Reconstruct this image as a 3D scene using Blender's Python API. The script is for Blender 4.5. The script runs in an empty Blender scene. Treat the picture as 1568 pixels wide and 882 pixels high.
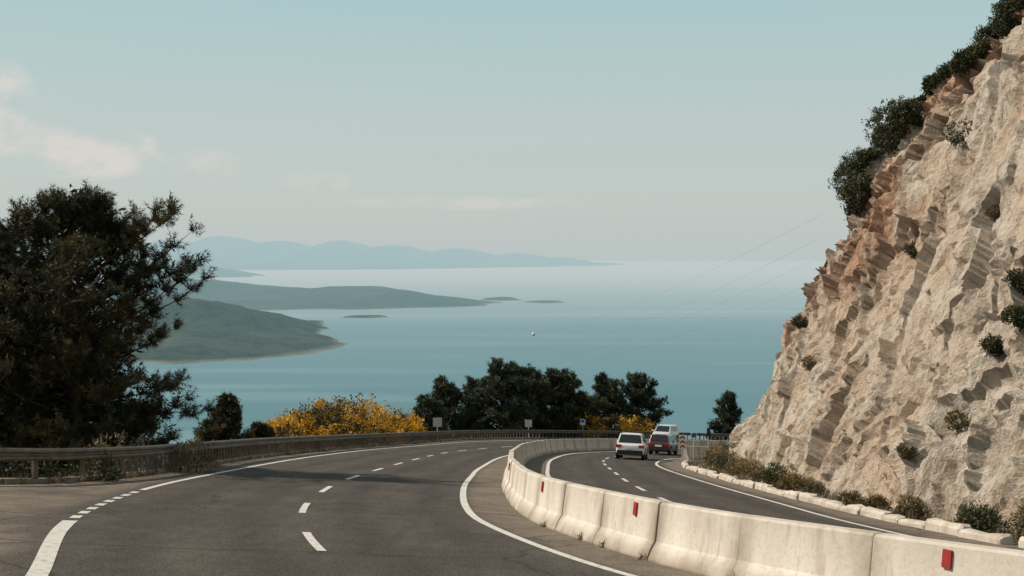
import bpy, math, random
import numpy as np
from mathutils import Vector, Matrix
rng=np.random.default_rng(7); random.seed(7)
scene=bpy.context.scene
scene.view_settings.view_transform='Standard'
try: scene.view_settings.look='None'
except Exception: pass
scene.view_settings.exposure=0
SEA=-250.0
# ------------------------------------------------------------------ helpers
def srf(x,y):
    x=np.clip(np.asarray(x,float),-70,70); y=np.asarray(y,float)
    e=np.clip(y-75,0,80)
    return -2-.05*x-.126*y+.0003*e*e+.048*np.clip(y-155,0,1e9)*0.5
def h3(ix,iy,iz,s):
    a=(ix.astype(np.int64)*374761393+iy.astype(np.int64)*668265263+iz.astype(np.int64)*2147483647+s*974634777)&0xffffffff
    a=((a^(a>>13))*1274126177)&0xffffffff
    a=((a^(a>>16))*2246822519)&0xffffffff
    a=a^(a>>15)
    return (a&0xffffff)/float(0x1000000)
def vnoise(p,s=0):
    i=np.floor(p); f=p-i; f=f*f*f*(f*(f*6-15)+10); ix,iy,iz=i[:,0],i[:,1],i[:,2]
    r=0
    for dx in (0,1):
        for dy in (0,1):
            for dz in (0,1):
                w=(f[:,0] if dx else 1-f[:,0])*(f[:,1] if dy else 1-f[:,1])*(f[:,2] if dz else 1-f[:,2])
                r=r+w*h3(ix+dx,iy+dy,iz+dz,s)
    return r*2-1
def fbm(p,o=4,s=0):
    r=0;a=1.;t=0
    for k in range(o):
        r=r+a*vnoise(p*(2**k)+k*17.3,s+k); t+=a; a*=.5
    return r/t
def facet(p,s):
    i=np.floor(p); best=np.full(len(p),1e9); sec=best.copy(); val=np.zeros(len(p)); cr=np.zeros(len(p))
    for dx in (-1,0,1):
        for dy in (-1,0,1):
            for dz in (-1,0,1):
                cx,cy,cz=i[:,0]+dx,i[:,1]+dy,i[:,2]+dz
                q=np.stack([cx+h3(cx,cy,cz,s),cy+h3(cx,cy,cz,s+1),cz+h3(cx,cy,cz,s+2)],1)
                d=p-q; dd=(d*d).sum(1)
                g=np.stack([h3(cx,cy,cz,s+3),h3(cx,cy,cz,s+4),h3(cx,cy,cz,s+5)],1)*2-1
                c=h3(cx,cy,cz,s+6)
                m=dd<best
                sec=np.where(m,best,np.minimum(sec,dd))
                val=np.where(m,(d*g).sum(1)+(c-.5)*.8,val); cr=np.where(m,c,cr); best=np.where(m,dd,best)
    return val,cr,np.sqrt(sec)-np.sqrt(best)
def mesh_obj(name,verts,faces,mat=None,smooth=False,attrs=None,parent=None,loc=None):
    me=bpy.data.meshes.new(name)
    if isinstance(faces,np.ndarray):
        verts=np.asarray(verts,np.float32); n,k=faces.shape
        me.vertices.add(len(verts)); me.vertices.foreach_set('co',verts.ravel())
        me.loops.add(n*k); me.loops.foreach_set('vertex_index',faces.ravel().astype(np.int32))
        me.polygons.add(n); me.polygons.foreach_set('loop_start',np.arange(0,n*k,k,dtype=np.int32))
        try: me.polygons.foreach_set('loop_total',np.full(n,k,np.int32))
        except Exception: pass
        me.update(calc_edges=True); me.validate()
    else:
        me.from_pydata([tuple(v) for v in verts],[],[tuple(f) for f in faces])
    if attrs:
        for k_,v in attrs.items():
            a=me.attributes.new(k_,'FLOAT','POINT'); a.data.foreach_set('value',np.asarray(v,np.float32))
    me.polygons.foreach_set('use_smooth',[smooth]*len(me.polygons))
    o=bpy.data.objects.new(name,me); scene.collection.objects.link(o)
    if mat: me.materials.append(mat)
    if parent: o.parent=parent
    if loc is not None: o.location=loc
    return o
def empty(name,loc=(0,0,0)):
    e=bpy.data.objects.new(name,None); scene.collection.objects.link(e); e.location=loc; e.empty_display_size=.3; return e
def catmull(pts,n=24):
    P=np.array(pts,float); P=np.vstack([2*P[0]-P[1],P,2*P[-1]-P[-2]]); out=[]
    for i in range(1,len(P)-2):
        t=np.linspace(0,1,n,endpoint=False)[:,None]
        a,b,c,d=P[i-1],P[i],P[i+1],P[i+2]
        out.append(.5*((2*b)+(-a+c)*t+(2*a-5*b+4*c-d)*t*t+(-a+3*b-3*c+d)*t**3))
    out.append(P[-2][None]); return np.vstack(out)
def resample(c,step):
    d=np.r_[0,np.cumsum(np.linalg.norm(np.diff(c,axis=0),axis=1))]
    n=max(2,int(d[-1]/step)+1); s=np.linspace(0,d[-1],n)
    return np.stack([np.interp(s,d,c[:,k]) for k in range(c.shape[1])],1),s
def normals(c):
    t=np.gradient(c,axis=0); t/=np.linalg.norm(t,axis=1)[:,None]+1e-9
    return np.stack([-t[:,1],t[:,0]],1),t     # left normal
def offset(c,d):
    n,_=normals(c); return c+n*d
# ------------------------------------------------------------------ materials
class NT:
    def __init__(s,m): s.t=m.node_tree; s.n=s.t.nodes; s.l=s.t.links
    def add(s,ty,**kw):
        x=s.n.new(ty)
        for k,v in kw.items(): setattr(x,k,v)
        return x
    def link(s,a,b): s.l.new(a,b)
def ramp(nt,fac,stops,interp='LINEAR'):
    r=nt.add('ShaderNodeValToRGB'); r.color_ramp.interpolation=interp
    el=r.color_ramp.elements
    while len(el)<len(stops): el.new(.5)
    for e,(p,c) in zip(el,stops):
        e.position=p; e.color=(*c,1) if len(c)==3 else c
    if fac is not None: nt.link(fac,r.inputs[0])
    return r.outputs[0]
def g(v): return (v,v,v)
def noise(nt,scale,detail=4,rough=.55,vec=None,mapscale=None,rot=None):
    n=nt.add('ShaderNodeTexNoise'); n.inputs['Scale'].default_value=scale; n.inputs['Detail'].default_value=detail
    n.inputs['Roughness'].default_value=rough
    if vec is None:
        vec=nt.add('ShaderNodeNewGeometry').outputs['Position']
    if mapscale or rot:
        m=nt.add('ShaderNodeMapping'); nt.link(vec,m.inputs[0])
        if mapscale: m.inputs['Scale'].default_value=mapscale
        if rot: m.inputs['Rotation'].default_value=rot
        vec=m.outputs[0]
    nt.link(vec,n.inputs['Vector']); return n.outputs['Fac']
def mix(nt,f,a,b,mode='MIX'):
    m=nt.add('ShaderNodeMix',data_type='RGBA',blend_type=mode)
    for s_,v in ((m.inputs[0],f),(m.inputs[6],a),(m.inputs[7],b)):
        if isinstance(v,(int,float)): s_.default_value=v
        elif isinstance(v,tuple): s_.default_value=(*v,1) if len(v)==3 else v
        else: nt.link(v,s_)
    return m.outputs[2]
def attr(nt,n):
    a=nt.add('ShaderNodeAttribute',attribute_name=n); return a.outputs['Fac']
def math_(nt,op,a,b=None,clamp=False):
    m=nt.add('ShaderNodeMath',operation=op,use_clamp=clamp)
    for i,v in enumerate((a,b)):
        if v is None: continue
        if isinstance(v,(int,float)): m.inputs[i].default_value=v
        else: nt.link(v,m.inputs[i])
    return m.outputs[0]
def newmat(name):
    m=bpy.data.materials.new(name); m.use_nodes=True; nt=NT(m); b=nt.n['Principled BSDF']; return m,nt,b
def setb(b,rough=.8,spec=.3,metal=0):
    b.inputs['Roughness'].default_value=rough; b.inputs['Specular IOR Level'].default_value=spec; b.inputs['Metallic'].default_value=metal
def bump(nt,b,h,strength,dist):
    bp=nt.add('ShaderNodeBump'); bp.inputs['Strength'].default_value=strength; bp.inputs['Distance'].default_value=dist
    nt.link(h,bp.inputs['Height']); nt.link(bp.outputs[0],b.inputs['Normal'])
def simple(name,c1,c2=None,scale=3,rough=.7,spec=.3,metal=0,bmp=0,bscale=30):
    m,nt,b=newmat(name); setb(b,rough,spec,metal)
    if c2 is None: c2=tuple(x*.75 for x in c1)
    n=noise(nt,scale,4); nt.link(ramp(nt,n,[(.35,c2),(.65,c1)]),b.inputs['Base Color'])
    if bmp: bump(nt,b,noise(nt,bscale,3),bmp,.02)
    return m
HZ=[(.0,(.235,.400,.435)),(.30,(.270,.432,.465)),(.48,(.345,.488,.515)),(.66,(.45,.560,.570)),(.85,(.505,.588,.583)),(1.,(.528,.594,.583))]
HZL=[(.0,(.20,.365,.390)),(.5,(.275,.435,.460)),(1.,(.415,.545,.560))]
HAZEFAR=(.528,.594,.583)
def add_haze(m,nt,b,L=9500.,mx=1.,hz=HZ):  # airlight painted into the material: glowing haze colour mixed in by distance from origin
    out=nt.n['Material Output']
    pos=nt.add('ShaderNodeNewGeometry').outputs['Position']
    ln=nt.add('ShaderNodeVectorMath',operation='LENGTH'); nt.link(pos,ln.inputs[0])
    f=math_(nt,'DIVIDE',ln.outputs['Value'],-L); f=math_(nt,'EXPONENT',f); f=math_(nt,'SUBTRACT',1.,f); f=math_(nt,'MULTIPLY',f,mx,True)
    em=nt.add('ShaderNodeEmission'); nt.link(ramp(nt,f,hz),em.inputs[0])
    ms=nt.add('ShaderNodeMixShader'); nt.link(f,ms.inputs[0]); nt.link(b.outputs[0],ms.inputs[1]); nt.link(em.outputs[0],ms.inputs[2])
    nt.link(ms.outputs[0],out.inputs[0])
# asphalt
def asphalt():
    m,nt,b=newmat('asphalt'); setb(b,.9,.12)
    big=noise(nt,.35,4); pat=noise(nt,1.7,4,.6)
    fine=noise(nt,30,2,.7); str_=noise(nt,.9,4,.6,mapscale=(3.,.25,1))
    base=ramp(nt,pat,[(.3,(.055,.048,.042)),(.7,(.083,.073,.064))])
    base=mix(nt,ramp(nt,str_,[(.4,g(0)),(.65,g(.5))]),base,(.108,.092,.079))
    base=mix(nt,ramp(nt,big,[(.42,g(.35)),(.55,g(0))]),base,(.042,.037,.033))
    track=attr(nt,'track'); base=mix(nt,math_(nt,'MULTIPLY',track,.5),base,(.042,.037,.033))
    sp=ramp(nt,fine,[(.33,g(.5)),(.5,g(1.)),(.68,g(1.9))]); base=mix(nt,1.,base,sp,'MULTIPLY')
    dust=attr(nt,'dust'); dn=math_(nt,'MULTIPLY',dust,ramp(nt,big,[(.3,g(.7)),(.6,g(1.))]),True)
    dc=ramp(nt,pat,[(.3,(.15,.12,.092)),(.7,(.25,.205,.162))])
    dc=mix(nt,.6,dc,mix(nt,1.,dc,sp,'MULTIPLY'))
    base=mix(nt,dn,base,dc)
    vo=nt.add('ShaderNodeTexVoronoi',feature='DISTANCE_TO_EDGE'); vo.inputs['Scale'].default_value=.16
    wv=nt.add('ShaderNodeNewGeometry').outputs['Position']; wn=nt.add('ShaderNodeTexNoise'); wn.inputs['Scale'].default_value=.8; nt.link(wv,wn.inputs['Vector'])
    ad=nt.add('ShaderNodeVectorMath',operation='ADD'); nt.link(wv,ad.inputs[0]); nt.link(wn.outputs['Color'],ad.inputs[1]); nt.link(ad.outputs[0],vo.inputs['Vector'])
    base=mix(nt,ramp(nt,vo.outputs['Distance'],[(.0,g(.55)),(.006,g(.3)),(.010,g(0))]),base,(.022,.020,.019))
    nt.link(base,b.inputs['Base Color']); bump(nt,b,fine,.5,.01); return m
M_asph=asphalt()
def paint():
    m,nt,b=newmat('road_paint'); setb(b,.6,.3)
    n=noise(nt,9,5,.7); n2=noise(nt,60,2,.6)
    c=ramp(nt,n,[(.30,(.24,.22,.195)),(.45,(.62,.59,.54)),(.8,(.74,.71,.66))])
    c=mix(nt,1.,c,ramp(nt,n2,[(.3,g(.7)),(.5,g(1.))]),'MULTIPLY')
    nt.link(c,b.inputs['Base Color']); return m
M_paint=paint()
def concrete():
    m,nt,b=newmat('barrier_concrete'); setb(b,.8,.2)
    n=noise(nt,2.2,5,.6,mapscale=(1,1,.35)); n2=noise(nt,14,4,.65); n3=noise(nt,1.1,4,.6)
    c=ramp(nt,n,[(.25,(.38,.33,.265)),(.40,(.60,.545,.475)),(.65,(.70,.645,.57))])
    c=mix(nt,1.,c,ramp(nt,n2,[(.25,g(.8)),(.5,g(1.))]),'MULTIPLY')
    dr=noise(nt,3.5,4,.7,mapscale=(1,1,.08)); c=mix(nt,ramp(nt,dr,[(.54,g(0)),(.70,g(.6))]),c,(.38,.305,.23))
    st=attr(nt,'stain'); f=math_(nt,'MULTIPLY',st,ramp(nt,n3,[(.3,g(.4)),(.6,g(1.))]),True)
    c=mix(nt,f,c,(.22,.17,.125)); nt.link(c,b.inputs['Base Color']); bump(nt,b,n2,.35,.02); return m
M_conc=concrete()
def rock():
    m,nt,b=newmat('cliff_rock'); setb(b,.9,.1)
    n1=noise(nt,.22,5,.6); n2=noise(nt,1.3,6,.76,mapscale=(1,1.2,.6),rot=(.6,.2,0)); n3=noise(nt,5,5,.8)
    c=ramp(nt,n2,[(.29,(.31,.24,.185)),(.40,(.55,.46,.37)),(.53,(.69,.605,.51)),(.75,(.78,.71,.62))])
    c=mix(nt,ramp(nt,n1,[(.44,g(0)),(.58,g(.55))]),c,(.63,.445,.305))
    n4=noise(nt,.7,5,.7,mapscale=(1,1,.4)); c=mix(nt,ramp(nt,n4,[(.50,g(0)),(.66,g(.45))]),c,(.44,.385,.325))
    red=attr(nt,'red'); rn=noise(nt,.75,5,.7)
    rc=ramp(nt,rn,[(.34,(.23,.095,.05)),(.47,(.42,.215,.125)),(.60,(.62,.45,.32))])
    c=mix(nt,red,c,rc)
    c=mix(nt,1.,c,ramp(nt,n3,[(.32,g(.55)),(.45,g(1.)),(.75,g(1.1))]),'MULTIPLY')
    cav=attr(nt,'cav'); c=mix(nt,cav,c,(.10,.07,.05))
    nt.link(c,b.inputs['Base Color'])
    hb=math_(nt,'ADD',n3,math_(nt,'MULTIPLY',n2,1.8)); bump(nt,b,hb,1.,.22); return m
M_rock=rock()
def ground_mat():
    m,nt,b=newmat('ground_soil'); setb(b,.95,.1)
    n=noise(nt,.5,6,.65); c=ramp(nt,n,[(.3,(.06,.065,.03)),(.5,(.16,.13,.09)),(.7,(.27,.22,.165))])
    nt.link(c,b.inputs['Base Color']); bump(nt,b,noise(nt,4,5,.7),.8,.15); return m
M_ground=ground_mat()
def leafmat(name,stops,rough=.6,trans=0.):
    m,nt,b=newmat(name); setb(b,rough,.2)
    t=attr(nt,'tint'); c=ramp(nt,t,stops); nt.link(c,b.inputs['Base Color'])
    if trans:
        tr=nt.add('ShaderNodeBsdfTranslucent'); nt.link(c,tr.inputs[0]); ms=nt.add('ShaderNodeMixShader'); ms.inputs[0].default_value=trans
        nt.link(b.outputs[0],ms.inputs[1]); nt.link(tr.outputs[0],ms.inputs[2]); nt.link(ms.outputs[0],nt.n['Material Output'].inputs[0])
    return m
M_pine=leafmat('pine_needles',[(0,(.014,.015,.010)),(.45,(.038,.040,.019)),(.8,(.095,.082,.034)),(1,(.19,.14,.060))],.6,.2)
M_pine2=leafmat('pine_needles_far',[(0,(.020,.027,.018)),(.5,(.040,.054,.031)),(1,(.095,.100,.050))])
M_broom=leafmat('broom_bush_leaves',[(0,(.03,.028,.012)),(.38,(.10,.075,.02)),(.54,(.44,.225,.02)),(1,(.64,.35,.03))],.6,.2)
M_shrub=leafmat('shrub_leaves',[(0,(.018,.022,.010)),(.5,(.050,.055,.024)),(1,(.12,.115,.05))])
M_dry=leafmat('dry_scrub',[(0,(.06,.048,.028)),(.5,(.16,.125,.07)),(1,(.32,.25,.15))])
M_gold=leafmat('golden_scrub',[(0,(.05,.045,.02)),(.5,(.14,.11,.045)),(1,(.32,.22,.07))])
M_bark=simple('bark',(.10,.075,.055),(.05,.036,.026),6,.9,.1,bmp=.6,bscale=20)
M_steel=simple('weathered_steel',(.20,.175,.145),(.11,.095,.08),3,.55,.4,.35)
M_postm=simple('rusty_post_steel',(.16,.13,.105),(.09,.07,.055),5,.7,.3)
M_signb=simple('sign_back_metal',(.48,.48,.46),(.40,.40,.38),4,.5,.4)
M_red=simple('red_reflector',(.36,.025,.02),(.24,.015,.015),12,.45,.5)
M_white=simple('white_panel',(.75,.75,.73),(.65,.65,.63),8,.5,.4)
M_blue=simple('blue_panel',(.03,.12,.32),(.02,.09,.25),8,.5,.4)
M_black=simple('black_plastic',(.02,.02,.02),(.012,.012,.012),8,.6,.4)
M_rubber=simple('tyre_rubber',(.018,.018,.018),(.01,.01,.01),20,.85,.2)
M_rim=simple('wheel_rim',(.35,.35,.36),(.25,.25,.25),8,.35,.5,.7)
M_cable=simple('cable',(.16,.16,.16),None,3,.6)
def carpaint(name,c):
    m,nt,b=newmat(name); setb(b,.28,.5); b.inputs['Coat Weight'].default_value=.6; b.inputs['Coat Roughness'].default_value=.08
    n=noise(nt,5,3); nt.link(ramp(nt,n,[(.3,tuple(x*.9 for x in c)),(.7,c)]),b.inputs['Base Color']); return m
M_cw=carpaint('white_car_paint',(.76,.76,.74)); M_cr=carpaint('dark_red_car_paint',(.070,.016,.013)); M_cv=carpaint('van_paint',(.62,.62,.60))
def glass():
    m,nt,b=newmat('dark_window_glass'); setb(b,.06,.7); n=noise(nt,2,2); nt.link(ramp(nt,n,[(.3,(.012,.014,.016)),(.7,(.02,.023,.026))]),b.inputs['Base Color']); return m
M_glass=glass()
def lamp():
    m,nt,b=newmat('tail_light_plastic'); setb(b,.2,.6); n=noise(nt,20,2); nt.link(ramp(nt,n,[(.3,(.35,.01,.01)),(.7,(.5,.02,.015))]),b.inputs['Base Color']); return m
M_tail=lamp()
# ------------------------------------------------------------------ curves
Lp=[(-22,-8),(-22,6),(-22,16),(-20,25.5),(-12.1,29.3),(-10.35,34.5),(-10.3,43),(-10.4,55),(-9.8,70),(-8.8,84),(-5.4,103),(-1,114.7),(3.7,121.5),(10.4,128.5),(18,133.5),(30,138.5),(50,143)]
Rp=[(28,-8),(23,6),(18,12.5),(13.2,19.5),(10.8,26),(9.7,33),(9.3,42),(9.2,54),(9.5,68),(10.8,80),(13,88),(16.5,94),(22,98),(30,101.5),(38,104),(48,106),(62,108)]
Wp=[(16,-6),(12,2),(8.5,8.5),(5.55,13.6),(2.9,18.4),(1.1,24.8),(.4,30),(.03,38.6),(0,46.7),(.12,56),(1.0,76),(3.3,92),(8.6,103.5),(14,109),(19,113),(27,116.8),(42,121)]
LLp=[(-1,0),(-3.4,8),(-5.35,14.7),(-7.4,22),(-8.6,30.5),(-9.0,40),(-9.1,55),(-8.6,70),(-7.5,83),(-4.3,102),(0,113.2),(4.5,119.8),(11,126.8),(18.4,131.6),(30,136.5),(50,141)]
CLp=[(1.6,6),(-1.1,13.5),(-2.75,18.9),(-3.8,23.7),(-4.5,28.8),(-5.0,36.5),(-5.05,42.7),(-4.95,50),(-4.6,63.3),(-3.7,80),(-.7,97),(4,107.5),(9.5,115),(17,121.5),(28,127),(50,132)]
RRp=[(20,4),(15.5,11),(11.6,18),(9.1,24.5),(8.15,31),(7.9,39),(7.7,54),(8.0,71),(9.4,83),(11.7,91),(16,96.5),(22,100.5),(32,104.5),(50,108)]
CRp=[(13,9),(9,16),(6.3,23),(4.9,30),(4.4,36.7),(4.3,46),(4.5,55.6),(5.4,77),(7.6,91),(12,100),(18,105.5),(28,110),(45,113)]
Lc=catmull(Lp,30); Rc=catmull(Rp,30); Wc=catmull(Wp,30)
def dist_poly(P,C):
    """signed distance of P(N,2) to polyline C: + on left side"""
    best=np.full(len(P),1e18); sg=np.zeros(len(P))
    for a,b in zip(C[:-1],C[1:]):
        ab=b-a; t=np.clip(((P-a)@ab)/(ab@ab+1e-12),0,1); q=a+t[:,None]*ab; d=P-q; dd=(d*d).sum(1)
        s=np.sign(ab[0]*(P[:,1]-a[1])-ab[1]*(P[:,0]-a[0])); m=dd<best
        best=np.where(m,dd,best); sg=np.where(m,s,sg)
    return np.sqrt(best)*sg
# ------------------------------------------------------------------ ground sheet
Lext=np.vstack([[-22,-600],Lc[::6],[700,230]])
def ground_z(x,y):
    P=np.stack([np.atleast_1d(x).astype(float),np.atleast_1d(y).astype(float)],1)
    d=dist_poly(P,Lext); z=srf(P[:,0],P[:,1])-.06
    dd=np.clip(d-.9,0,None)
    z=z-.85*dd
    nz=fbm(np.stack([P[:,0]*.15,P[:,1]*.15,P[:,0]*0],1),4,3)
    z=z+np.clip(dd*.15,0,3)*nz
    return np.maximum(z,SEA-6)
xs=np.unique(np.r_[np.arange(-40,60.1,1.),-40-np.geomspace(2,700,36),60+np.geomspace(2,800,30)])
ys=np.unique(np.r_[np.arange(-10,170.1,1.),-10-np.geomspace(2,500,20),170+np.geomspace(2,700,34)])
GX,GY=np.meshgrid(xs,ys); gz=ground_z(GX.ravel(),GY.ravel())
nx,ny=len(xs),len(ys); idx=np.arange(nx*ny).reshape(ny,nx)
gf=np.stack([idx[:-1,:-1].ravel(),idx[:-1,1:].ravel(),idx[1:,1:].ravel(),idx[1:,:-1].ravel()],1)
mesh_obj('ground',np.stack([GX.ravel(),GY.ravel(),gz],1),gf,M_ground,True)
# ------------------------------------------------------------------ road
nrow=len(Lc); K=110; t=np.linspace(0,1,K)
RX=Lc[:,None,0]*(1-t)+Rc[:,None,0]*t; RY=Lc[:,None,1]*(1-t)+Rc[:,None,1]*t
P2=np.stack([RX.ravel(),RY.ravel()],1); RZ=srf(P2[:,0],P2[:,1])
LLc=catmull(LLp,20); CLc=catmull(CLp,20); RRc=catmull(RRp,20); CRc=catmull(CRp,20)
dW=np.abs(dist_poly(P2,Wc[::3])); dLL=dist_poly(P2,LLc[::2]); dRR=dist_poly(P2,RRc[::2]); dCL=np.abs(dist_poly(P2,CLc[::2])); dCR=np.abs(dist_poly(P2,CRc[::2]))
def ss(a,b,x): u=np.clip((x-a)/(b-a),0,1); return u*u*(3-2*u)
nd=fbm(np.stack([P2[:,0]*.5,P2[:,1]*.5,P2[:,0]*0],1),4,77)
apron=ss(.1,.7,dLL)*(.60+.4*ss(1.5,3.5,dLL)+.7*nd)
dust=np.maximum.reduce([.70*(1-ss(1.15,1.45,dW)), apron, .8*ss(.1,.8,-dRR)])
dm=np.minimum(dCL,dCR); track=np.maximum(np.exp(-((dm-.95)/.38)**2),np.exp(-((dm-2.65)/.38)**2))*(dust<.3)
idx=np.arange(nrow*K).reshape(nrow,K)
rf=np.stack([idx[:-1,:-1].ravel(),idx[:-1,1:].ravel(),idx[1:,1:].ravel(),idx[1:,:-1].ravel()],1)
mesh_obj('road',np.stack([P2[:,0],P2[:,1],RZ],1),rf,M_asph,True,{'dust':np.clip(dust,0,1),'track':track})
# markings
mv=[];mf=[]
def strip(c,w,s0=None,s1=None):
    c,s=resample(c,.4)
    if s0 is not None:
        sel=np.unique(np.r_[s0,s[(s>s0)&(s<s1)],s1]); c=np.stack([np.interp(sel,s,c[:,k]) for k in (0,1)],1)
    if len(c)<2: return
    n,_=normals(c); a=c+n*w/2; b=c-n*w/2; o=len(mv)
    for p,q in zip(a,b):
        mv.append((p[0],p[1],float(srf(*p))+.007)); mv.append((q[0],q[1],float(srf(*q))+.007))
    for i in range(len(c)-1): mf.append((o+2*i,o+2*i+1,o+2*i+3,o+2*i+2))
def arclen(c): return np.r_[0,np.cumsum(np.linalg.norm(np.diff(c,axis=0),axis=1))]
def s_at_y(c,y): return float(np.interp(y,c[:,1],arclen(c)))
tot=arclen(LLc)[-1]
strip(LLc,.24,0.,s_at_y(LLc,21.7))
s=s_at_y(LLc,22.2)
while s<s_at_y(LLc,30): strip(LLc,.17,s,s+.55); s+=1.0
strip(LLc,.16,s_at_y(LLc,30.3),tot)
s=s_at_y(CLc,18.9)-14.2
while s<arclen(CLc)[-1]-4: 
    if s>0: strip(CLc,.14,s,s+2.9)
    s+=7.1
s=2.
while s<arclen(CRc)[-1]-4: strip(CRc,.14,s,s+2.9); s+=6.6
strip(offset(Wc[20:],1.45),.17); strip(offset(Wc[20:],-1.4),.16); strip(RRc,.15)
mesh_obj('road_markings',mv,mf,M_paint)
# ------------------------------------------------------------------ concrete barrier
PROF=[(-.31,0),(-.31,.08),(-.245,.20),(-.17,.32),(-.10,.88),(-.07,.91),(.07,.91),(.10,.88),(.17,.32),(.245,.20),(.31,.08),(.31,0)]
def barrier(name,curve,seg=2.45,markers=()):
    c,s=resample(curve,.05); L=s[-1]; V=[];F=[];ST=[]; k=0; a=0
    par=empty(name)
    while a<L-.5:
        b=min(a+seg,L); n=7
        ss_=np.linspace(a+.008,b-.008,n); jit=random.uniform(-.012,.012); jz=random.uniform(-.010,.010); rot=random.uniform(-.007,.007)
        ss_=np.r_[ss_[0],ss_[0]+.02,ss_[1:-1],ss_[-1]-.02,ss_[-1]]
        base=len(V)
        for j,q in enumerate(ss_):
            p=np.array([np.interp(q,s,c[:,0]),np.interp(q,s,c[:,1])]); p2=np.array([np.interp(q+.05,s,c[:,0]),np.interp(q+.05,s,c[:,1])])
            p1=np.array([np.interp(q-.05,s,c[:,0]),np.interp(q-.05,s,c[:,1])]); tt=p2-p1; tt/=np.linalg.norm(tt); nn=np.array([-tt[1],tt[0]])
            sc=.95 if j in(0,len(ss_)-1) else 1
            for (u,z) in PROF:
                r=p+nn*(u*sc+jit+rot*(q-(a+b)/2)); zz=float(srf(*p))+(z*(sc*.2+.8) if z>.1 else z-.03)+jz*(z>.1)
                V.append((r[0],r[1],zz)); e=min(abs(q-a),abs(b-q))
                ST.append(max(.8 if e<.03 else 0, .9 if z<.1 else 0.,.45 if z<.25 else 0,.3 if z>.87 else 0))
        m=len(PROF)
        for j in range(len(ss_)-1):
            for i in range(m-1): F.append((base+j*m+i,base+j*m+i+1,base+(j+1)*m+i+1,base+(j+1)*m+i))
        F.append(tuple(base+i for i in range(m-1,-1,-1))); F.append(tuple(base+(len(ss_)-1)*m+i for i in range(m)))
        a=b;k+=1
    mesh_obj('barrier_segments',V,F,M_conc,False,{'stain':ST},par)
    for q in markers:
        p=np.array([np.interp(q,s,c[:,0]),np.interp(q,s,c[:,1])]); p2=np.array([np.interp(q+.1,s,c[:,0]),np.interp(q+.1,s,c[:,1])]); tt=(p2-p)/np.linalg.norm(p2-p); nn=np.array([-tt[1],tt[0]])
        z=float(srf(*p)); V2=[]
        for dep in (.0,.03):
            for (du,zz,wn) in ((-.06,.64,.137),(.06,.64,.137),(.06,.84,.112),(-.06,.84,.112)):
                r=p+nn*(wn+dep)+tt*du; V2.append((r[0],r[1],z+zz))
        mesh_obj('red_reflector',V2,[(0,1,2,3),(4,7,6,5),(0,4,5,1),(1,5,6,2),(2,6,7,3),(3,7,4,0)],M_red,parent=par)
sW=arclen(Wc)
def sWy(y): return float(np.interp(y,Wc[:,1],sW))
barrier('concrete_barrier',Wc,2.45,[sWy(y) for y in (14.6,20.8,26.6,37.5)])
barrier('concrete_barrier',catmull([(11.9,89.8),(13.6,91.8),(17,94.6),(21,97)],10),1.6)
# ------------------------------------------------------------------ kerb of painted rough blocks by the cliff
Kc,Ks=resample(catmull([(21.5,5),(17,12),(13,18.9),(10.55,25.3),(9.55,32),(9.2,42),(9.1,54),(9.3,66),(9.9,75),(11.2,82.5)],20),.05)
V=[];F=[];ST=[];a=0
while a<Ks[-1]-1:
    ln=random.uniform(.8,1.9); hh=random.uniform(.14,.26); ww=random.uniform(.12,.18); o=len(V); jj=random.uniform(-.05,.05)
    for q,sc in ((a+.02,.8),(a+.09,1),(a+ln/2,random.uniform(.9,1.12)),(a+ln-.1,1),(a+ln-.03,.8)):
        p=np.array([np.interp(q,Ks,Kc[:,0]),np.interp(q,Ks,Kc[:,1])]); p2=np.array([np.interp(q+.1,Ks,Kc[:,0]),np.interp(q+.1,Ks,Kc[:,1])]); tt=p2-p
        tt=tt/(np.linalg.norm(tt)+1e-9); nn=np.array([-tt[1],tt[0]]); z=float(srf(*p))
        for (u,v) in ((-1,-.3),(-1,.6),(-.6,1),(.6,1),(1,.6),(1,-.3)):
            r=p+nn*(u*ww*sc+jj+random.uniform(-.015,.015)); V.append((r[0],r[1],z+v*hh*sc+random.uniform(-.02,.02))); ST.append(random.uniform(.1,.7))
    for j in range(4):
        for i in range(5): F.append((o+j*6+i,o+j*6+i+1,o+(j+1)*6+i+1,o+(j+1)*6+i))
    F.append((o+5,o+4,o+3,o+2,o+1,o)); F.append(tuple(o+24+i for i in range(6)))
    a+=ln if random.random()>.1 else ln+random.uniform(.2,.7)
mesh_obj('stone_kerb',V,F,M_conc,False,{'stain':ST})
# ------------------------------------------------------------------ cliff
Bp=[(33,-14),(27,0),(20,10.5),(15.4,18.5),(12.6,26),(11.2,33),(10.7,42),(10.8,54),(11.3,63),(12.2,72),(13.6,80),(17,87),(23,92),(32,96.5),(46,100),(75,104)]
Bc,Bs=resample(catmull(Bp,30),.12)
Bs_keep=np.ones(len(Bc),bool); Bs_keep[(Bc[:,1]<19)|(Bc[:,0]>27)]=False
keep=[i for i in range(len(Bc)) if Bs_keep[i] or i%6==0]; Bc=Bc[keep]
ang=np.interp(Bc[:,1],[0,20,32,45,75,92],[.45,.30,.12,0,-.08,-.28])
D=np.stack([np.cos(ang),np.sin(ang)],1)
hh=np.r_[np.linspace(-1.,28,280),np.linspace(28.4,60,50)]
PH=[-1,0,3,6.6,9.8,15,20.5,26.6,34,60]; PO=[-.6,0,1.7,3.3,4.7,7.3,11.9,18.4,27,60]
off=np.interp(hh,PH,PO)
BX=Bc[:,None,0]+D[:,None,0]*off; BY=Bc[:,None,1]+D[:,None,1]*off
bz=srf(Bc[:,0],Bc[:,1]); BZ=bz[:,None]+hh[None,:]+0*BX
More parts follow.
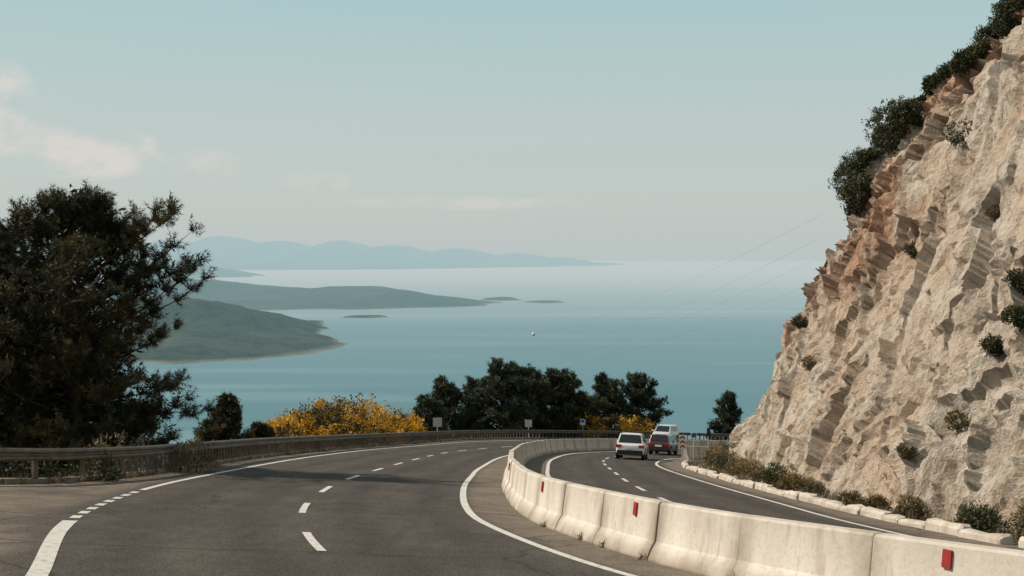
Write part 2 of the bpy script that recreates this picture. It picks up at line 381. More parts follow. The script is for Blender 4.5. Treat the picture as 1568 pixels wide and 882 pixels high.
P=np.stack([BX.ravel(),BY.ravel(),BZ.ravel()],1)
H=np.tile(hh,len(Bc)); YB=np.repeat(Bc[:,1],len(hh))
warp=np.stack([fbm(P*.8,3,11),fbm(P*.8+9,3,12),fbm(P*.8+21,3,13)],1)
ca,sa=math.cos(.6),math.sin(.6)
Q=P+warp*.6
Q=np.stack([Q[:,0],Q[:,1]*ca-Q[:,2]*sa,Q[:,1]*sa+Q[:,2]*ca],1)*np.array([1,1.25,.72])
f1,c1,e1=facet(Q/4.0,100); f2,c2,e2=facet(Q/1.6,200); f3,c3,e3=facet(Q/.6,300)
big=fbm(P*.09,3,31); med=fbm(Q*.5,3,41)
red=ss(6,10,H+2.5*fbm(P*.2,3,51))*ss(46,58,YB+8*fbm(P*.15,3,52))*(1-ss(24,32,H))
rug=.60+.50*red
rid=1-np.abs(vnoise(Q*np.array([.8,.8,.7]),55))*2; rid2=1-np.abs(vnoise(Q*2.1,56))*2
loc=.55+.9*ss(-.25,.3,fbm(P*.13,3,66))   # rough and smooth zones
disp=1.7*big+.5*med*rug+.85*f1*rug+.50*f2*rug*loc+.15*f3*(.7+.5*red)*loc+.14*rid*loc+.07*rid2*loc
gully=np.clip(fbm(np.stack([P[:,1]*.16+P[:,2]*.10,P[:,2]*.08,P[:,0]*.08],1),4,61),0,1); disp-=gully*1.0
amp=ss(-.5,1.5,H)*.75+.25
disp*=amp
NV=np.stack([-np.repeat(D[:,0],len(hh))*.85,-np.repeat(D[:,1],len(hh))*.85,np.full(len(P),.5)],1)
P=P+NV*disp[:,None]
sel=fbm(P*.5,3,71)
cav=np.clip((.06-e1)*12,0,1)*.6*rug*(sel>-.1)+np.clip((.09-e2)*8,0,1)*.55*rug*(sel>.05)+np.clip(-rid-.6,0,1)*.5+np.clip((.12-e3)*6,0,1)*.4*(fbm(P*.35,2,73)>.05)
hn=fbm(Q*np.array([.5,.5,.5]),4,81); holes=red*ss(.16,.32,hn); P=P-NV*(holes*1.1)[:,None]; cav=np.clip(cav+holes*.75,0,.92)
nu,nv=len(Bc),len(hh); idx=np.arange(nu*nv).reshape(nu,nv)
cf=np.stack([idx[:-1,:-1].ravel(),idx[1:,:-1].ravel(),idx[1:,1:].ravel(),idx[:-1,1:].ravel()],1)[:,::-1]
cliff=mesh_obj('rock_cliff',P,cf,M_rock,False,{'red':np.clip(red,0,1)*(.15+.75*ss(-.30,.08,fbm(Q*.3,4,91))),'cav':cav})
from mathutils.bvhtree import BVHTree
bvh=BVHTree.FromPolygons([Vector(v) for v in P.tolist()],cf.tolist())
def on_cliff(bearing,rise):
    h=bvh.ray_cast(Vector((0,0,0)),Vector((bearing,1,rise)).normalized())
    return np.array(h[0]) if h[0] is not None else None
# ------------------------------------------------------------------ foliage
def leaves(name,C,Dr,per,L,W,spread,mat,parent=None,bias=.6,quad=False,tintbase=None,up=0.):
    C=np.asarray(C,float); N=len(C)*per
    c=np.repeat(C,per,0)+np.clip(rng.normal(size=(N,3)),-1.6,1.6)*spread
    d=rng.normal(size=(N,3)); d/=np.linalg.norm(d,axis=1)[:,None]
    if Dr is not None: d=d+np.repeat(np.asarray(Dr),per,0)*bias
    d[:,2]+=up; d/=np.linalg.norm(d,axis=1)[:,None]+1e-9
    s=np.cross(d,rng.normal(size=(N,3))); s/=np.linalg.norm(s,axis=1)[:,None]+1e-9
    l=L*rng.uniform(.6,1.25,(N,1)); w=W*rng.uniform(.7,1.3,(N,1))
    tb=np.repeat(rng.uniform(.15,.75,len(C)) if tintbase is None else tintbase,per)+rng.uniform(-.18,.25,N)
    if quad:
        v=np.stack([c,c+d*l*.5+s*w*.5,c+d*l,c+d*l*.5-s*w*.5],1).reshape(-1,3); f=np.arange(4*N).reshape(N,4); tt=np.repeat(tb,4)
    else:
        v=np.stack([c-s*w*.5,c+s*w*.5,c+d*l],1).reshape(-1,3); f=np.arange(3*N).reshape(N,3); tt=np.repeat(tb,3)
    return mesh_obj(name,v,f,mat,False,{'tint':np.clip(tt,0,1)},parent)
class Tubes:
    def __init__(s): s.V=[];s.F=[]
    def add(s,pts,rad,n=6):
        pts=np.asarray(pts,float); o=len(s.V)
        for i,p in enumerate(pts):
            t_=pts[min(i+1,len(pts)-1)]-pts[max(i-1,0)]; t_/=np.linalg.norm(t_)+1e-9
            a=np.cross(t_,[.3,.9,.1]); a/=np.linalg.norm(a)+1e-9; b=np.cross(t_,a)
            for k in range(n):
                q=2*math.pi*k/n; s.V.append(tuple(p+rad[i]*(a*math.cos(q)+b*math.sin(q))))
        for i in range(len(pts)-1):
            for k in range(n): s.F.append((o+i*n+k,o+i*n+(k+1)%n,o+(i+1)*n+(k+1)%n,o+(i+1)*n+k))
        s.F.append(tuple(o+(len(pts)-1)*n+k for k in range(n)))
def pine(x,y,top,R,cb=.15,nl=60,twigs=6,seg=4,needles=8,L=.15,W=.02,tw=.5,mat=None,prof=None,fill=.5,name='pine_tree',lean=0.,el0=-.1,upc=.6):
    """limbs carrying upturned bottle-brush twigs"""
    z0=float(ground_z(x,y)[0])-.2; Ht=top-z0; par=empty(name,(x,y,z0)); T=Tubes()
    tp=[np.array([.25*math.sin(i*1.3+x)*i/8+lean*(i/8)**2,.25*math.cos(i*1.1+y)*i/8,Ht*i/8*.97]) for i in range(9)]
    T.add(tp,[max(.03,(.026*Ht)*(1-i/8.3)) for i in range(9)],8)
    C=[];Dr=[];TB=[];FC=[]
    prof=prof or (lambda t_: max(.12,math.sin(math.pi*(.10+.86*t_)))**.75)
    for k in range(nl):
        tc=(k+random.random())/nl; tt=cb+(1-cb)*tc*.97; hz=Ht*tt; i=min(7,int(tt*8)); fr=tt*8-i
        st=tp[i]*(1-fr)+tp[i+1]*fr; az=k*2.399+random.uniform(-.5,.5); ln=R*prof(tc)*random.uniform(.6,1.12)
        el=random.uniform(el0,el0+.35)+upc*tc**2; d=np.array([math.cos(az)*math.cos(el),math.sin(az)*math.cos(el),math.sin(el)])
        pts=[st]; p=st.copy(); dd=d.copy()
        for j in range(6):
            dd=dd+np.array([random.uniform(-.14,.14),random.uniform(-.14,.14),random.uniform(-.02,.13)]); dd/=np.linalg.norm(dd); p=p+dd*ln/6; pts.append(p.copy())
        r0=.012*ln+.012; T.add(pts,[r0*(1-j/6.6) for j in range(7)],5)
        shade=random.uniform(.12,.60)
        ends=[(pts[j],dd) for j in (3,4,5,6)]
        for b_ in range(4):
            j=random.choice((2,3,4,5)); side=np.cross(dd,[0,0,1.]); side/=np.linalg.norm(side)+1e-9; sgn=random.choice((-1,1))
            v=dd*.5+side*sgn*.8+np.array([0,0,random.uniform(-.1,.4)]); v/=np.linalg.norm(v); l2=ln*random.uniform(.16,.34)
            e=pts[j]+v*l2; T.add([pts[j],(pts[j]+e)/2+np.array([0,0,-.03]),e],[r0*.5,r0*.35,r0*.15],4); ends+= [(e,v),((pts[j]+e)/2,v)]
        for (e0,dv) in ends:
            for q in range(twigs):
                v=rng.normal(size=3); v/=np.linalg.norm(v); v=v*.8+dv*.45+np.array([0,0,.40]); v/=np.linalg.norm(v)
                l3=tw*random.uniform(.5,1.1)
                tv=shade+random.uniform(-.1,.2)
                for s_ in range(seg):
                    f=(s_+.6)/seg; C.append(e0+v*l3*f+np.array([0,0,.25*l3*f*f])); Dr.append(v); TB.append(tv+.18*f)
                if random.random()<.2: T.add([e0,e0+v*l3*.9+np.array([0,0,.2*l3])],[.010,.004],3)
        for j in (2,3,4):
            if random.random()<fill: FC.append(pts[j]*.95+st*.05)
    mesh_obj('trunk_and_limbs',T.V,T.F,M_bark,True,None,par)
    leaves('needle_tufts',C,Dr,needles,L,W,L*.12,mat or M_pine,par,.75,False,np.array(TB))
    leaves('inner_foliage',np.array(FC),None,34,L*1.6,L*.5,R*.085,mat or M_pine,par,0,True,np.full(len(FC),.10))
    return par
def blob(C0,rad,n):
    d=rng.normal(size=(n,3)); d/=np.linalg.norm(d,axis=1)[:,None]; r=rng.uniform(.35,1,(n,1))**.5
    lump=1+.34*fbm(d*2.2+np.array(C0)[None]*3.1,3,5)[:,None]*1.6
    return np.array(C0)+d*r*lump*np.array(rad)
def shrub(name,parts,mat,per=10,L=.12,W=.05,n=120,up=.2,tufty=False,patch=None):
    c0=np.array(parts[0][0]); par=empty(name,tuple(c0)); C=[]
    for c,r in parts: C.append(blob(np.array(c)-c0,r,int(n*max(.3,(r[0]*r[2])/(parts[0][1][0]*parts[0][1][2])))))
    C=np.vstack(C); dr=C/(np.linalg.norm(C,axis=1)[:,None]+1e-6)
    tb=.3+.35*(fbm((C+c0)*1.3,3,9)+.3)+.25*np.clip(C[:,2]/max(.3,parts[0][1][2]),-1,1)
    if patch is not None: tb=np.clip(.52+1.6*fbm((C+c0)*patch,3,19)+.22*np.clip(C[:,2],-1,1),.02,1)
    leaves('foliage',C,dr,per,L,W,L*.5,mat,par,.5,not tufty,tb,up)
    T=Tubes()
    for k in range(5):
        e=C[rng.integers(len(C))]; T.add([np.array([random.uniform(-.1,.1),0,-parts[0][1][2]]),e*.5+np.array([0,0,-.2*parts[0][1][2]]),e],[.03,.02,.006],4)
    mesh_obj('stems',T.V,T.F,M_bark,True,None,par)
    return par
# big pines on the left
def pA(t_): return [.62,.70,.80,.86,.76,.80,1.02,1.06,.92,.62,.28][min(10,int(t_*10.99))]
def pB(t_): return [.70,.9,1.0,1.0,.98,.96,.92,.86,.70,.48,.28][min(10,int(t_*10.99))]
pine(-14.2,42.5,1.90,4.45,.06,104,7,4,8,.18,.023,.42,None,pA,.7)
pine(-17.3,42.6,1.3,3.4,.08,76,7,4,8,.18,.023,.44,None,pB,.75)
pine(-15.4,45.0,-1.0,3.5,.05,54,6,4,8,.18,.026,.46,None,pB,.85)
# small conical pine
pine(-13.3,60.5,-6.45,2.35,.02,84,4,3,7,.20,.035,.30,M_pine,lambda t_:(1-t_)**.95+.03,.8,el0=.05,upc=.9)
pine(-12.0,62.5,-8.1,1.3,.02,40,4,3,7,.20,.035,.28,M_pine,lambda t_:(1-t_)**.9+.04,.8,el0=.1,upc=.9)
# trees behind the bend
for (x,y,tp_,R_) in ((-6.3,124,-12.1,2.9),(-3.3,127,-12.0,2.7),(-.7,124,-10.5,3.3),(1.7,128,-11.3,3.0),(4.5,130,-11.7,3.1),(10.0,140,-13.0,3.3),(13.6,141,-12.9,3.2),(-7.8,119,-13.2,1.9),(6.4,131,-14.0,2.1)):
    pine(x,y,tp_,R_,.2,44,5,2,9,.34,.075,.58,M_pine2,lambda t_: max(.3,math.sin(math.pi*(.14+.80*t_)))**.6,.6)
pine(24.0,146,-15.0,3.0,.2,42,4,2,8,.32,.07,.5,M_pine2,lambda t_:(1-t_)**.7+.15,.5)
# broom in flower behind guardrail
for (x,y,w,h) in ((-11.9,68,1.2,1.5),(-11.9,75,1.6,2.1),(-11.7,81,1.7,2.6),(-11.4,88,1.8,2.9),(-10.6,95,1.8,2.8),(-9.6,101,1.7,2.3),(-8.4,106,1.4,2.0)):
    zt=float(srf(x,y))+h-.15
    bp=[((x,y,zt-h*.55),(w,w*1.3,h*.62)),((x-.7,y+1.6,zt-h*.6),(w*.8,w,h*.5)),((x+.5,y-1.8,zt-h*.7),(w*.7,w,h*.5))]
    shrub('broom_bush',bp,M_broom,9,.22,.09,280,.3,patch=.6)
for (x,y,w,h) in ((7.6,129.5,1.6,1.9),(10.2,131.5,1.8,2.0),(12.8,133.2,1.8,1.9)):
    zt=float(srf(x,y))+h; shrub('broom_bush',[((x,y,zt-h*.55),(w,w,h*.6))],M_broom,9,.28,.14,150,.3,patch=.5)
# undergrowth behind near guardrail
for i in range(16):
    x=-24+i*.95; yb=float(np.interp(x,Lc[90:165,0],Lc[90:165,1]))+1.1+random.uniform(0,1); 
    zt=float(srf(x,yb)); h=random.uniform(.5,1.2)
    shrub('scrub_bush',[((x,yb,zt+h*.2),(.7,.6,h*.8))],random.choice([M_shrub,M_dry,M_shrub,M_gold]),12,.14,.04,120,.4)
for (x,y,h) in ((-11.6,37.5,1.1),(-11.7,40.5,.8),(-11.9,44,.7),(-12,48,.6),(-11.8,52,.6),(-11.9,57,.5),(-12,63,.6)):
    zt=float(srf(x,y)); shrub('scrub_bush',[((x,y,zt),(.7,1.1,h))],random.choice([M_shrub,M_dry]),12,.15,.04,120,.4)
# grass tufts (one object)
GC=[]
gl,_=resample(Lc[100:330],.22)
for p in gl: 
    if random.random()<.7: GC.append((p[0]+random.uniform(-.5,.05),p[1]+random.uniform(-.2,.2),float(srf(*p))-.03))
kc2=offset(Kc[::8],-.55)
for p in kc2:
    for q in range(2):
        x=p[0]+random.uniform(-.25,.9); y=p[1]+random.uniform(-.3,.3); GC.append((x,y,float(srf(x,y))))
leaves('grass',np.array(GC),None,22,.30,.018,.06,M_dry,None,0,False,None,1.4)
wl=offset(Wc,.33); GC=[]
for yq in (20.0,21.7,22.9,25.4,17.4):
    x=float(np.interp(yq,wl[:,1],wl[:,0])); GC.append((x,yq,float(srf(x,yq))))
leaves('weeds',np.array(GC),None,26,.15,.02,.04,M_dry,None,0,False,None,1.0)
def B(px,py): return ((px-784)/2000.,(395-py)/2000.)
cl=[(1475,645,.40,M_gold),(1522,528,.26,M_shrub),(1560,482,.34,M_shrub),(1565,428,.34,M_shrub),(1478,205,.8,M_shrub),(1402,382,.40,M_shrub),(1242,555,.38,M_dry),(1226,492,.38,M_shrub),
    (1530,325,.35,M_dry),(1390,690,.2,M_dry)]
for (px,py,r,m_) in cl:
    p=on_cliff(*B(px,py))
    if p is None: continue
    shrub('shrub',[((p[0]-.05,p[1],p[2]),(r,r,r*.65)),((p[0],p[1]-r*.6,p[2]-r*.5),(r*.6,r*.6,r*.5))],m_,9,.13*max(.6,r),.045,130,.3)
# ridge trees along the cliff's left skyline
def skyline(py):
    for px in range(1130,1640,3):
        p=on_cliff(*B(px,py))
        if p is not None: return p
    return None
for (py,r,o_) in ((325,.4,0),(305,.75,-.3),(285,.95,-.5),(266,.9,-.5),(248,.5,0),(222,.8,-.4),(204,1.0,-.5),(190,.7,-.1),(160,.25,0),(133,.4,0),(119,.5,0),(103,.5,0),(86,.45,0),(66,.65,0),(50,.7,0),(34,.8,0),(18,.7,0)):
    p=skyline(py)
    if p is None: continue
    c0=p+np.array([o_+.15,.3,r*.35]); nm='juniper_tree' if r>=.6 else 'shrub'
    shrub(nm,[(tuple(c0),(r,r,r*1.05)),(tuple(c0+np.array([.6*r,.4,-.6*r])),(r*.8,r,r*.8)),(tuple(c0+np.array([.3*r,-.4,.6*r])),(r*.5,r*.6,r*.6))],M_shrub,9,.15,.06,260,.3)
# cliff-foot bushes
for (x,y,r,h,m_) in ((10.45,29.2,.50,.55,M_shrub),(10.9,27.3,.35,.8,M_dry),(10.35,34,.3,.5,M_dry),(10.1,39,.3,.35,M_dry),(10.0,46.5,.45,.6,M_gold),(10.2,44,.3,.45,M_dry),(10.1,50,.5,.8,M_shrub),(10.3,54,.4,.6,M_dry),(10.4,58,.7,.8,M_gold),
    (10.9,63,.6,.7,M_dry),(11.2,68,.7,.9,M_shrub),(11.7,73,.8,1.0,M_dry),(12.2,78,.8,1.1,M_gold),(13.2,83,.9,1.2,M_shrub),(11.9,77,.5,.8,M_dry),(15,88,1.1,1.5,M_shrub),(10.2,36.5,.25,.35,M_gold),(10.9,48,.3,.4,M_dry)):
    z=float(srf(x,y)); shrub('shrub',[((x,y,z+h*.45),(r,r*1.2,h*.6)),((x+.1,y+r*.8,z+h*.25),(r*.7,r,h*.4))],m_,12,.12,.03,190,.5)
# fallen stones at the cliff foot (one object)
V=[];F=[];ST=[]
for k in range(150):
    q=random.random(); y=28+q*52+random.uniform(-1,1); bx=float(np.interp(y,Bc[:,1],Bc[:,0])); kx=float(np.interp(y,Kc[:,1],Kc[:,0])); x=random.uniform(kx+.3,bx+.2); r=random.choice((.05,.07,.1,.16)); z=float(srf(x,y)); o=len(V)
    for (a,b_,c_) in ((-1,0,0),(1,0,0),(0,-1,0),(0,1,0),(0,0,1),(0,0,-.6),(.6,.6,.5),(-.6,-.6,.4)):
        V.append((x+a*r*random.uniform(.8,1.3),y+b_*r*random.uniform(.8,1.3),z+.3*r+c_*r*random.uniform(.6,1.1)))
    F+=[(o+4,o,o+2),(o+4,o+2,o+1),(o+4,o+1,o+6),(o+4,o+6,o+3),(o+4,o+3,o),(o+5,o+2,o),(o+5,o+1,o+2),(o+5,o+3,o+1),(o+5,o,o+3),(o+6,o+1,o+3)]
rk=mesh_obj('fallen_rocks',V,F,M_rock,False,{'red':[0]*len(V),'cav':[0]*len(V)})
# ------------------------------------------------------------------ guardrail
def guardrail():
    par=empty('guardrail'); c,s=resample(offset(Lc[85:],.05),.1)
    cs,ss_=resample(c,1.0)
    prof=[(.0,.50),(-.05,.54),(-.05,.58),(.02,.62),(.02,.66),(-.05,.70),(-.05,.75),(.0,.79),(.02,.79),(-.01,.75),(-.01,.70),(.06,.66),(.06,.62),(-.01,.58),(-.01,.54),(.02,.50)]
    n,_=normals(cs); V=[];F=[];m=len(prof)
    for i,p in enumerate(cs):
        z=float(srf(*p))
        for (u,v) in prof: r=p+n[i]*(u); V.append((r[0],r[1],z+v+.05))
    for i in range(len(cs)-1):
        for k in range(m): F.append((i*m+k,i*m+(k+1)%m,(i+1)*m+(k+1)%m,(i+1)*m+k))
    mesh_obj('w_beam',V,F,M_steel,False,None,par)
    V=[];F=[]
    step=.5
    q,_s=resample(c,step); n,tt=normals(q)
    for i,p in enumerate(q):
        if p[1]<33 and i%4: continue
        z=float(srf(*p)); w=.035 if i%4 else .07; o=len(V); zb=z-.4; zt=z+(.60 if i%4 else .80)
        for zz in (zb,zt):
            for (a,b) in ((-1,-1),(1,-1),(1,1),(-1,1)):
                r=p+n[i]*(.10+b*.04)+tt[i]*a*w; V.append((r[0],r[1],zz))
        F+= [(o,o+1,o+5,o+4),(o+1,o+2,o+6,o+5),(o+2,o+3,o+7,o+6),(o+3,o,o+4,o+7),(o+4,o+5,o+6,o+7)]
    mesh_obj('posts',V,F,M_postm,False,None,par)
    V=[];F=[]
    n2,_=normals(cs)
    for i,p in enumerate(cs):
        z=float(srf(*p))
        for (u,v) in ((.05,-.1),(.05,.12),(.35,.12),(.35,-.4)): r=p+n2[i]*u; V.append((r[0],r[1],z+v))
    for i in range(len(cs)-1):
        for k in range(3): F.append((i*4+k,i*4+k+1,(i+1)*4+k+1,(i+1)*4+k))
    mesh_obj('foot_kerb',V,F,simple('dirty_concrete',(.24,.21,.175),(.15,.13,.10),2,.9,.2),False,None,par)
guardrail()
# ------------------------------------------------------------------ boxes
import bmesh
def box(name,c,s,mat,parent,bev=0.,rotz=0.):
    bm=bmesh.new(); bmesh.ops.create_cube(bm,size=1.); bmesh.ops.scale(bm,vec=s,verts=bm.verts)
    if bev: bmesh.ops.bevel(bm,geom=bm.edges[:],offset=bev,segments=2,affect='EDGES')
    me=bpy.data.meshes.new(name); bm.to_mesh(me); bm.free(); me.materials.append(mat)
    o=bpy.data.objects.new(name,me); scene.collection.objects.link(o); o.location=c; o.rotation_euler[2]=rotz; o.parent=parent; return o
def cyl(name,c,r,h,mat,parent,axis='Z',n=20,bev=0):
    bm=bmesh.new(); bmesh.ops.create_cone(bm,cap_ends=True,segments=n,radius1=r,radius2=r,depth=h)
    if bev: bmesh.ops.bevel(bm,geom=[e for e in bm.edges if abs(e.verts[0].co.z-e.verts[1].co.z)<1e-5],offset=bev,segments=2,affect='EDGES')
    if axis=='X': bmesh.ops.rotate(bm,cent=(0,0,0),matrix=Matrix.Rotation(math.pi/2,3,'Y'),verts=bm.verts)
    me=bpy.data.meshes.new(name); bm.to_mesh(me); bm.free(); me.materials.append(mat)
    o=bpy.data.objects.new(name,me); scene.collection.objects.link(o); o.location=c; o.parent=parent; return o
def sign(x,y,h,w,hs,mat,name='traffic_sign',rot=0.,extra=None):
    z=float(srf(x,y))-.2; p=empty(name,(x,y,z)); p.rotation_euler[2]=rot
    cyl('post',(0,.03,(h+.1)/2),.035,h+.1,M_signb,p,n=10); box('panel',(0,-.02,h+.2-hs/2),(w,.03,hs),mat,p,.008)
    box('bracket',(0,.0,h+.2-hs/2),(w*.8,.012,.04),M_postm,p)
    if extra: extra(p,h)
    return p
sign(-5.9,103.4,1.85,.72,.72,M_signb,rot=.2); sign(1.5,119,1.75,.66,.66,M_signb,rot=-.2); sign(6.8,125.5,1.9,.5,.55,M_white,rot=-.3,extra=lambda p,h: box('blue_face',(0,-.04,h+.03),(.36,.012,.3),M_blue,p))
def chev(p,h):
    for i,zz in enumerate((h+.08,h-.22,h-.52)):
        V=[];w=.18
        for (a,b) in ((-w,0),(0,.13),(w,0),(w,-.13),(0,0.0),(-w,-.13)): V.append((a,-.042,zz+b-.05))
        mesh_obj('chevron',V,[(0,1,4,5),(1,2,3,4)],M_red,parent=p)
sign(11.35,87,1.7,.40,.95,M_white,'chevron_sign',0,chev)
sign(12.3,88.4,1.9,.42,.42,M_white,rot=.1,extra=lambda p,h: box('blue_face',(0,-.04,h),(.32,.012,.3),M_blue,p))
def tl(p,h):
    for k in range(2): cyl('lens',(0,-.09,h+.08-.25*k),.07,.05,M_black,p,n=12)
    box('housing',(0,-.05,h-.04),(.22,.1,.6),M_black,p,.02)
sign(13.2,87.8,2.2,.2,.5,M_black,'warning_beacon',0,tl)
# ------------------------------------------------------------------ vehicles
def loft(name,st,mat,parent,smooth=True):
    V=[];F=[]; m=len(st[0][1])
    for y,sec in st:
        for (x,z) in sec: V.append((x,y,z))
        for (x,z) in sec[::-1]: V.append((-x,y,z))
    n=2*m
    for i in range(len(st)-1):
        for k in range(n): F.append((i*n+k,i*n+(k+1)%n,(i+1)*n+(k+1)%n,(i+1)*n+k))
    F.append(tuple(range(n-1,-1,-1))); F.append(tuple((len(st)-1)*n+k for k in range(n)))
    o=mesh_obj(name,V,F,mat,smooth,None,parent)
    bv=o.modifiers.new('b','BEVEL'); bv.width=.035; bv.segments=2; bv.limit_method='ANGLE'; bv.angle_limit=.5
    return o
def vehicle(name,x,y,yaw,paintm,L=4.4,W=1.84,Hh=1.66,belt=1.0,hood=.95,rear_in=.30,front_base=1.15,front_top=.15,rails=True):
    z=float(srf(x,y))+.008; p=empty(name,(x,y,z)); 
    hw=W/2; l=L/2
    def sec(w,zb,zt,sh=.03): return [(w*.80,zb),(w*.97,zb+.10),(w,zb+.32),(w*.985,zt-.12),(w*.93,zt-.02),(w*.80,zt)]
    st=[(-l,sec(hw*.86,.42,belt-.12)),(-l+.10,sec(hw*.96,.30,belt-.02)),(-l+.5,sec(hw,.24,belt)),(0,sec(hw,.22,belt)),(front_base,sec(hw,.22,belt)),(l-.45,sec(hw*.97,.25,hood-.08)),(l-.1,sec(hw*.90,.30,hood-.2)),(l,sec(hw*.8,.38,hood-.32))]
    loft('body',st,paintm,p)
    zb=belt-.03; zt=Hh; wb=hw*.93; wt=hw*.74; yb0=-l+.10; yb1=front_base+.05; yt0=yb0+rear_in; yt1=front_top
    Vb=[(-wb,yb0,zb),(wb,yb0,zb),(wb,yb1,zb),(-wb,yb1,zb),(-wt,yt0,zt-.04),(wt,yt0,zt-.04),(wt,yt1,zt-.05),(-wt,yt1,zt-.05),(-wt*.7,(yt0+.15),zt+.01),(wt*.7,yt0+.15,zt+.01),(wt*.7,yt1-.2,zt+.01),(-wt*.7,yt1-.2,zt+.01)]
    Fb=[(0,1,5,4),(1,2,6,5),(2,3,7,6),(3,0,4,7),(4,5,9,8),(5,6,10,9),(6,7,11,10),(7,4,8,11),(8,9,10,11)]
    o=mesh_obj('cabin',Vb,Fb,paintm,False,None,p); bv=o.modifiers.new('b','BEVEL'); bv.width=.03; bv.segments=2
    A=[np.array(v) for v in Vb]
    def win(nm,a,b,c,d,u0,u1,v0,v1,push=.012):
        n=np.cross(b-a,d-a); n/=np.linalg.norm(n)
        f=lambda u,v:(a*(1-u)+b*u)*(1-v)+(d*(1-u)+c*u)*v
        q=[f(u0,v0)+n*push,f(u1,v0)+n*push,f(u1,v1)+n*push,f(u0,v1)+n*push]
        q2=[v-n*.03 for v in q]
        mesh_obj(nm,q+q2,[(0,1,2,3),(0,4,5,1),(1,5,6,2),(2,6,7,3),(3,7,4,0)],M_glass,False,None,p)
    win('rear_window',A[0],A[1],A[5],A[4],.06,.94,.12,.90)
    win('windscreen',A[2],A[3],A[7],A[6],.06,.94,.10,.92)
    win('side_window_r_front',A[1],A[2],A[6],A[5],.56,.92,.16,.86); win('side_window_r_rear',A[1],A[2],A[6],A[5],.12,.53,.16,.86)
    win('side_window_l_front',A[3],A[0],A[4],A[7],.08,.44,.16,.86); win('side_window_l_rear',A[3],A[0],A[4],A[7],.47,.88,.16,.86)
    wr=.33
    for sx in (-1,1):
        for wy,nm in ((-l+.85,'rear'),(l-.85,'front')):
            cyl('wheel_'+nm,(sx*(hw-.11),wy,wr),wr,.23,M_rubber,p,'X',24,.03); cyl('rim_'+nm,(sx*(hw+.005),wy,wr),wr*.6,.02,M_rim,p,'X',16)
            cyl('arch_'+nm,(sx*(hw-.045),wy,wr+.03),wr+.07,.1,M_black,p,'X',24)
        box('tail_light',(sx*(hw*.78),-l+.03,belt-.17),(.36,.10,.19),M_tail,p,.02)
        box('tail_light_side',(sx*(hw*.93),-l+.12,belt-.15),(.10,.22,.13),M_tail,p,.02)
        box('headlight',(sx*(hw*.72),l-.10,hood-.32),(.34,.14,.15),M_white,p,.03)
        box('mirror',(sx*(hw+.10),front_base-.25,belt+.10),(.20,.10,.14),paintm,p,.03)
        if rails: box('roof_rail',(sx*wt*.86,(yt0+yt1)/2,zt+.03),(.035,(yt1-yt0)*.85,.035),M_rim,p,.01)
    box('rear_bumper',(0,-l-.01,.45),(W*.90,.16,.26),M_black,p,.04); box('plate',(0,-l-.035,belt-.28),(.50,.03,.12),M_white,p,.005)
    box('front_bumper',(0,l-.03,.42),(W*.78,.16,.18),M_black,p,.04); box('grille',(0,l-.02,.62),(W*.5,.08,.12),M_black,p,.02)
    e=.5; f=np.array([-math.sin(yaw),math.cos(yaw)]); r=np.array([f[1],-f[0]])
    F3=Vector((f[0],f[1],float(srf(*(np.array([x,y])+f*e))-srf(*(np.array([x,y])-f*e))))).normalized()
    R3=Vector((r[0],r[1],float(srf(*(np.array([x,y])+r*e))-srf(*(np.array([x,y])-r*e))))).normalized(); U3=R3.cross(F3).normalized(); R3=F3.cross(U3)
    M=Matrix((R3,F3,U3)).transposed().to_4x4(); M.translation=Vector((x,y,z)); p.matrix_world=M
    return p
vehicle('car',7.8,85,-.16,M_cw)
vehicle('car',11.4,98.5,-.30,M_cr,L=4.1,W=1.64,Hh=1.50,belt=.95,hood=.93,rear_in=.25,rails=False)
vehicle('van',14.9,127.0,2.75,M_cv,L=4.2,W=1.75,Hh=1.70,belt=1.02,hood=1.02,rear_in=.08,front_base=1.35,front_top=.65,rails=False)
# ------------------------------------------------------------------ power line
par=empty('power_line')
def cable(a,b,sag,r=.010):
    T=Tubes(); n=24; a=np.array(a,float);b=np.array(b,float)
    pts=[a+(b-a)*i/n-np.array([0,0,sag*4*(i/n)*(1-i/n)]) for i in range(n+1)]; T.add(pts,[r]*(n+1),4); mesh_obj('cable',T.V,T.F,M_cable,True,None,par)
cable((48,200,7.0),(7.5,455,-26.5),3); cable((48,205,3.0),(12,440,-30),3); cable((48,210,-.6),(6,450,-36),3); cable((48,214,-4.6),(4,460,-40),3)
bm=bmesh.new(); bmesh.ops.create_uvsphere(bm,u_segments=16,v_segments=10,radius=.62); me=bpy.data.meshes.new('marker_ball'); bm.to_mesh(me); bm.free(); me.materials.append(M_white); me.materials.append(M_red)
for pl in me.polygons: pl.material_index=1 if pl.center.z<-.1 else 0
o=bpy.data.objects.new('marker_ball',me); scene.collection.objects.link(o); o.location=(7.5,455,-26.5); o.parent=par
